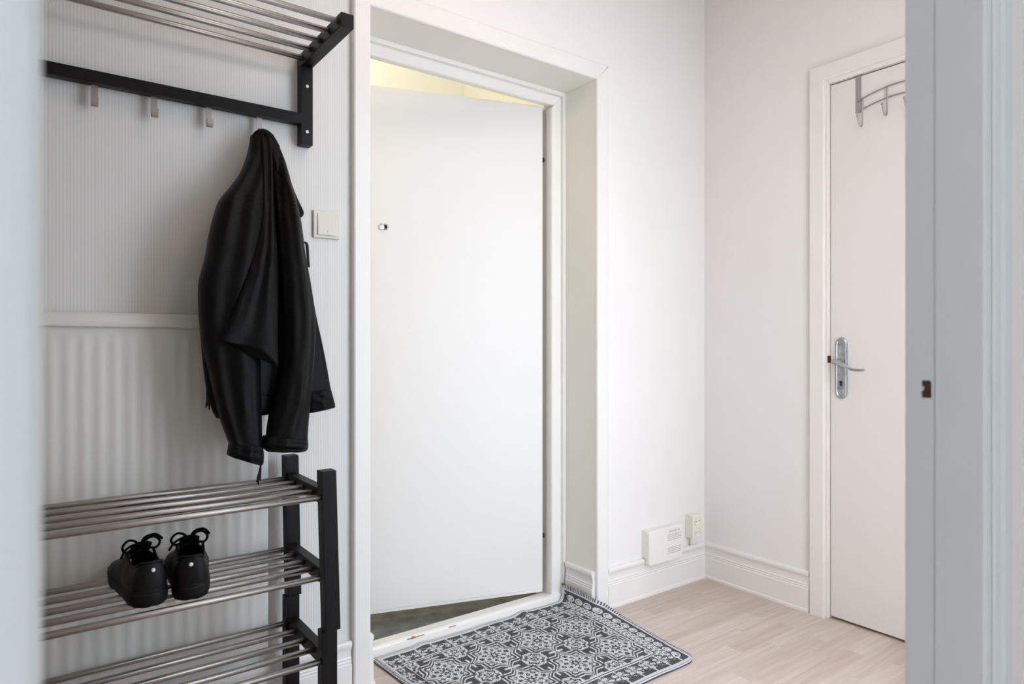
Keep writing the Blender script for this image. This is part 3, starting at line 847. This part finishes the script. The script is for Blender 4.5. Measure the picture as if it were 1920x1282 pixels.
    lathe(bm, [(0, -0.006), (0.005, -0.004), (0.006, 0), (0.005, 0.004), (0, 0.006)], (bx, by, bz), (0, 1, 0), 12)
    obj('laces', bm, M['lace'], t, True)
    # heel tab seam and the round silver stud
    bm = bmesh.new()
    lathe(bm, [(0, 0), (0.0042, 0), (0.0042, 0.0012), (0.003, 0.002), (0, 0.0022)], (-0.0035, 0.0, 0.0795), (-1, 0, 0.10), 20)
    obj('heel_stud', bm, M['stud'], t)
    if mirror < 0:
        obj('lining_tag', boxes((0.30 * Ln, 0.30 * Ln + 0.001, 0.0215, 0.0225, 0.064, 0.088)), M['plastic2'], t)
    return t
M['stud'] = mat('silver_stud', (0.85, 0.87, 0.87, 1), 0.35, 0.6)
sneaker('left black sneaker on the rack shelf, its toe turned outward', (0.2250, 1.600, 0.4966), math.radians(97), -1)
sneaker('right black sneaker on the rack shelf, pointing straight to the wall', (0.2985, 1.592, 0.4966), math.radians(80), 1)

# ------------------------------------------------------------------ light switch
sw = thing('light_switch', 'square cream light switch on the striped wall beside the jacket', 'light switch', (0.727, YW, 1.411))
obj('frame', boxes((0.687, 0.767, YW - 0.010, YW - 0.0003, 1.371, 1.452)), M['plastic'], sw, bevel=0.003)
bm = bmesh.new()
rings(bm, [[(0.6985, YW - 0.0102, 1.3795), (0.758, YW - 0.0102, 1.3795), (0.758, YW - 0.0102, 1.4440), (0.6985, YW - 0.0102, 1.4440)],
           [(0.6990, YW - 0.0150, 1.3800), (0.7575, YW - 0.0150, 1.3800), (0.7575, YW - 0.0120, 1.4435), (0.6990, YW - 0.0120, 1.4435)]])
rk = obj('rocker', bm, M['plastic'], sw, bevel=0.001)
obj('on_mark', boxes((0.7275, 0.7285, YW - 0.0153, YW - 0.0144, 1.387, 1.394)), M['slit'], rk)
kids_to_world(sw)

# ------------------------------------------------------------------ box low on the wall, and the socket outlet
bx = thing('chime_box', 'white plastic box with slits, low on the wall above the baseboard', 'wall box', (2.198, YW, 0.205))
def rrect(x0, x1, z0, z1, r, y, n=5):
    pts = []
    for cx, cz, a0 in ((x1 - r, z1 - r, 0), (x0 + r, z1 - r, PI / 2), (x0 + r, z0 + r, PI), (x1 - r, z0 + r, 1.5 * PI)):
        for k in range(n + 1):
            a = a0 + PI / 2 * k / n
            pts.append((cx + r * math.cos(a), y, cz + r * math.sin(a)))
    return pts
bm = bmesh.new()
prism(bm, [(0.0003, 0.1625), (0.019, 0.1625), (0.019, 0.138), (0.0265, 0.138), (0.0265, 0.274), (0.024, 0.2765), (0.0003, 0.2765)], 2.0925, 2.3015, lambda s, t, x: (x, YW - s, t))
obj('back_case', bm, M['plastic3'], bx)
bm = bmesh.new()
rings(bm, [rrect(2.090, 2.303, 0.135, 0.277, 0.013, YW - 0.028), rrect(2.090, 2.303, 0.135, 0.277, 0.013, YW - 0.040), rrect(2.092, 2.301, 0.137, 0.275, 0.012, YW - 0.0425)])
cv = obj('cover', bm, M['plastic3'], bx)
for k in range(4):
    for z in (0.2445 - 0.0075 * k, 0.189 - 0.0075 * k):
        obj('slit', boxes((2.207, 2.292, YW - 0.0432, YW - 0.0424, z, z + 0.0022)), M['slit'], cv)
for k in range(8):
    x = 2.220 + 0.0085 * k
    obj('vent_notch', boxes((x, x + 0.003, YW - 0.0432, YW - 0.0424, 0.255, 0.264)), M['slit'], cv)
kids_to_world(bx)
so = thing('socket_outlet', 'cream double socket outlet low on the wall, nearest the corner', 'power outlet', (2.405, YW, 0.248))
obj('housing', boxes((2.373, 2.440, YW - 0.040, YW - 0.0003, 0.198, 0.300)), M['plastic2'], so, bevel=0.003)
for z in (0.273, 0.225):
    bm = bmesh.new()
    lathe(bm, [(0, 0.0), (0.0215, 0.0), (0.021, 0.003), (0.0195, 0.0036), (0.0185, 0.0006), (0, 0.0006)], (2.4065, YW - 0.040, z), (0, -1, 0), 32)
    s_ = obj('socket', bm, M['plastic2'], so)
    for dx in (-0.0095, 0.0095):
        bm = bmesh.new()
        lathe(bm, [(0, 0), (0.0024, 0), (0.0024, 0.0006), (0, 0.0006)], (2.4065 + dx, YW - 0.0407, z), (0, -1, 0), 12)
        obj('pin_hole', bm, M['dark'], s_)
bm = bmesh.new()
tube(bm, [(2.392, YW - 0.012, 0.199), (2.392, YW - 0.010, 0.161)], 0.0022, 8)
obj('cable', bm, M['slit'], so, True)
kids_to_world(so)

# ------------------------------------------------------------------ rug
def rug():
    NU, NV = 440, 300
    # edges of the rug: world X at the left and right edge and lift of the right edge, by v (0 at the door)
    vY = [2.052, 1.93, 1.889, 1.86, 1.80, 1.726, 1.55, 1.415]
    vX = [1.782, 1.789, 1.802, 1.832, 1.853, 1.855, 1.836, 1.822]
    vZ = [0.072, 0.066, 0.056, 0.040, 0.012, 0.0, 0.0, 0.0]
    U, V = np.meshgrid(np.linspace(0, 1, NU + 1), np.linspace(0, 1, NV + 1))
    Y = 2.056 - 0.636 * V
    XR = np.interp(-Y, [-y for y in vY], vX)
    ZR = np.interp(-Y, [-y for y in vY], vZ)
    XRf = 1.872 - 0.06 * np.clip((V - 0.4), 0, 1)             # where the edge would lie if it were flat
    XLe = 0.938 + 0.045 * V
    Xf = XLe + (XRf - XLe) * U
    T = np.clip((Xf - (XRf - 0.115)) / 0.115, 0, 1)
    X = Xf - (XRf - XR) * T ** 1.3
    Z = 0.005 + ZR * T ** 1.7
    Z += 0.007 * np.exp(-((X - 1.571) / 0.022) ** 2) * np.exp(-V / 0.16) + 0.005 * np.exp(-((X - 1.126) / 0.022) ** 2) * np.exp(-V / 0.16)
    Z += 0.0012 * np.sin(X * 30) * np.sin(Y * 21) + 0.0012
    Yw = Y + (0.002 + 0.022 * np.clip((X - 0.94) / 0.8, 0, 1)) * np.exp(-V / 0.25) + 0.012 * np.exp(-((X - 1.571) / 0.04) ** 2) * np.exp(-V / 0.1) + 0.006 * np.exp(-((X - 1.126) / 0.04) ** 2) * np.exp(-V / 0.1)
    Yw = np.where(V < 0.001, Yw, Yw)
    # rounded front right corner
    cor = np.clip((U - 0.93) / 0.07, 0, 1) * np.clip((V - 0.93) / 0.07, 0, 1)
    Yw += 0.02 * cor ** 2
    X -= 0.012 * cor ** 2
    Yw = np.minimum(Yw, 2.0735)
    # ---- woven pattern, one value per stitch, by face centre
    uc = (U[:-1, :-1] + U[1:, 1:]) / 2
    vc = (V[:-1, :-1] + V[1:, 1:]) / 2
    px = (Xf[:-1, :-1] + Xf[1:, 1:]) / 2
    py = (Y[:-1, :-1] + Y[1:, 1:]) / 2
    ex0 = (px - XLe[:-1, :-1]); ex1 = (XRf[:-1, :-1] - px)
    ey0 = vc * 0.627; ey1 = (1 - vc) * 0.627
    lightm = np.zeros_like(px, bool)
    # field: lattice of eight-pointed medallions
    a = (px - 1.0972) / 0.1865; b = (py - 1.8395) / 0.2010
    p = a - np.round(a); q = b - np.round(b)
    r = np.hypot(p, q); th = np.arctan2(q, p)
    c8 = np.abs(np.cos(2 * th))
    # eight-pointed star: union of a diamond with tips and a square
    star = np.minimum(np.abs(p) + np.abs(q) - 0.425, np.maximum(np.abs(p), np.abs(q)) - 0.300)
    tip = np.maximum(np.abs(p) + 2.2 * np.abs(q) - 0.50, 0) * 0.8
    tip2 = np.maximum(np.abs(q) + 2.2 * np.abs(p) - 0.50, 0) * 0.8
    star = np.minimum(star, np.minimum(np.abs(p) + 1.9 * np.abs(q), np.abs(q) + 1.9 * np.abs(p)) - 0.455)
    F_ = np.zeros_like(px, bool)
    F_ |= np.abs(star) < 0.017                                   # outline
    inner = star < -0.045
    ros = np.cos(8 * th) * np.cos(r * 34 + 0.4)
    F_ |= inner & ((ros > -0.18) & (r > 0.07))
    F_ |= r < 0.030
    ring2 = np.abs(star - 0.075) < 0.016
    F_ |= ring2 & (np.maximum(np.abs(p), np.abs(q)) < 0.47)
    # rounded lobes on the diagonals inside the star band
    lob = np.hypot(np.abs(p) - 0.235, np.abs(q) - 0.235)
    F_ = np.where(lob < 0.075, (lob < 0.048) | ((lob > 0.064)), F_)
    # knots on the cell borders
    pk = np.abs(np.abs(p) - 0.5); qk = np.abs(np.abs(q) - 0.5)
    F_ |= ((pk < 0.022) & (np.abs(q) < 0.16)) | ((qk < 0.022) & (np.abs(p) < 0.16))
    F_ &= ~((pk < 0.012) & (np.abs(q) < 0.03))
    # floral cross in the cell corners
    p2 = np.abs(p) - 0.5; q2 = np.abs(q) - 0.5
    r2 = np.hypot(p2, q2); t2 = np.arctan2(q2, p2)
    fl = (r2 < 0.235) & (np.cos(4 * t2) * 0.6 + np.cos(r2 * 62 + 1.3 * np.cos(8 * t2)) > -0.12)
    F_ = np.where(r2 < 0.25, fl, F_)
    # leafy texture
    leaf = np.sin(px * 560 + 3 * np.sin(py * 130)) * np.sin(py * 520 + 2.5 * np.sin(px * 150))
    F_ ^= (leaf > 0.72) & ((star < -0.05) | (r2 < 0.235))
    F_ &= ~((np.abs(star) > 0.017) & (np.abs(star) < 0.044))
    lightm = F_
    # border bands with sprigs
    bw0, bw1, bh = 0.062, 0.118, 0.094
    ed = np.minimum(np.minimum(ex0 / bw0, ex1 / bw1), np.minimum(ey0 / bh, ey1 / bh * 0.86))
    band = ed < 1.0
    horiz = np.minimum(ey0, ey1) / bh <= np.minimum(ex0 / bw0, ex1 / bw1)
    along = np.where(horiz, px / 0.0622, py / 0.060)
    m_ = along - np.floor(along) - 0.5
    e_ = (ed - 0.60) / 0.40
    dm = np.hypot(m_ * 1.22, e_)
    tm = np.arctan2(e_, m_)
    spr = (dm < 0.60) & (np.cos(5 * tm + 1.1 * dm) + 0.7 * np.cos(dm * 17) > -0.15) & (dm > 0.07)
    spr |= (np.abs(m_) < 0.05) & (np.abs(e_) < 1.0)
    spr ^= (leaf > 0.62) & (dm < 0.7)
    # right and left short sides: a row of round flowers outside, dense weave inside
    m2 = py / 0.043 - np.floor(py / 0.043) - 0.5
    ring_ = np.hypot((np.where(horiz, 9, m2)) * 0.9, (ed - 0.44) / 0.34)
    side = ~horiz
    flower = (ring_ < 0.40) & ~((ring_ > 0.17) & (ring_ < 0.25) & (np.cos(5 * tm) > -0.4))
    dense = (ed > 0.60) & (ed < 0.95) & (np.sin(py * 310 + 2 * np.sin(px * 260)) * np.sin(px * 420) > -0.25)
    dens = (ex1 < 0.13)
    spr = np.where(side & dens, flower | dense, spr)
    lightm = np.where(band, spr, lightm)
    lightm = np.where((ed > 0.955) & (ed < 1.0), False, lightm)
    lightm = np.where((ed > 0.90) & (ed <= 0.955) & horiz, True, lightm)
    lightm = np.where((ed > 1.0) & (ed < 1.05), True, lightm)
    emin_h = np.minimum(ey0, ey1)
    lightm = np.where((emin_h < 0.021) & (emin_h > 0.008), True, lightm)
    lightm = np.where((emin_h < 0.008) & (emin_h > 0.0055), False, lightm)
    lightm = np.where(emin_h <= 0.0055, True, lightm)
    exm = np.minimum(ex0, ex1)
    lightm = np.where((exm < 0.023) & (exm >= 0.016), True, lightm)
    stitch = (np.floor(py / 0.0042) % 2) == 0
    lightm = np.where(exm < 0.016, stitch, lightm)
    # ---- mesh
    nv = (NU + 1) * (NV + 1)
    top = np.stack([X, Yw, Z], -1).reshape(-1, 3)
    # stitches stand a hair proud where they are light
    bumpz = np.zeros((NV + 1, NU + 1))
    lf = lightm.astype(float)
    bumpz[1:-1, 1:-1] = (lf[:-1, :-1] + lf[1:, :-1] + lf[:-1, 1:] + lf[1:, 1:]) / 4 * 0.0009
    top[:, 2] += bumpz.reshape(-1)
    bot = top.copy()
    bot[:, 2] = np.maximum(bot[:, 2] - 0.0048, 0.0006)
    idx = np.arange(nv).reshape(NV + 1, NU + 1)
    A, B, C_, D = idx[:-1, :-1], idx[:-1, 1:], idx[1:, 1:], idx[1:, :-1]
    ft = np.stack([A, D, C_, B], -1).reshape(-1, 4)
    # coarse underside is enough, but keep one grid so that the rim closes
    fb = np.stack([A, B, C_, D], -1).reshape(-1, 4) + nv
    rim = []
    def strip(l):
        for i in range(len(l) - 1): rim.append((l[i], l[i + 1], l[i + 1] + nv, l[i] + nv))
    strip(list(idx[0, :])); strip(list(idx[:, -1])); strip(list(idx[-1, ::-1])); strip(list(idx[::-1, 0]))
    faces = np.concatenate([ft, fb, np.array(rim)])
    verts = np.concatenate([top, bot])
    me = bpy.data.meshes.new('rug')
    me.vertices.add(len(verts)); me.vertices.foreach_set('co', verts.ravel())
    me.loops.add(faces.size); me.loops.foreach_set('vertex_index', faces.ravel().astype(np.int32))
    me.polygons.add(len(faces))
    me.polygons.foreach_set('loop_start', np.arange(0, faces.size, 4, dtype=np.int32))
    mi = np.zeros(len(faces), np.int32)
    mi[:len(ft)] = lightm.reshape(-1).astype(np.int32)
    me.polygons.foreach_set('material_index', mi)
    me.update(calc_edges=True)
    me.validate()
    me.materials.append(mat('rug_dark_yarn', rgb(84, 84, 87), 0.95, bump=0.6, bscale=500, vary=0.12, vscale=200, spec=0.1))
    me.materials.append(mat('rug_light_yarn', rgb(214, 214, 217), 0.95, bump=0.6, bscale=500, vary=0.06, vscale=200, spec=0.1))
    o = bpy.data.objects.new('rug', me)
    C.objects.link(o)
    return o
tag(rug(), 'grey and white medallion-patterned woven rug lying in front of the entrance door', 'rug')
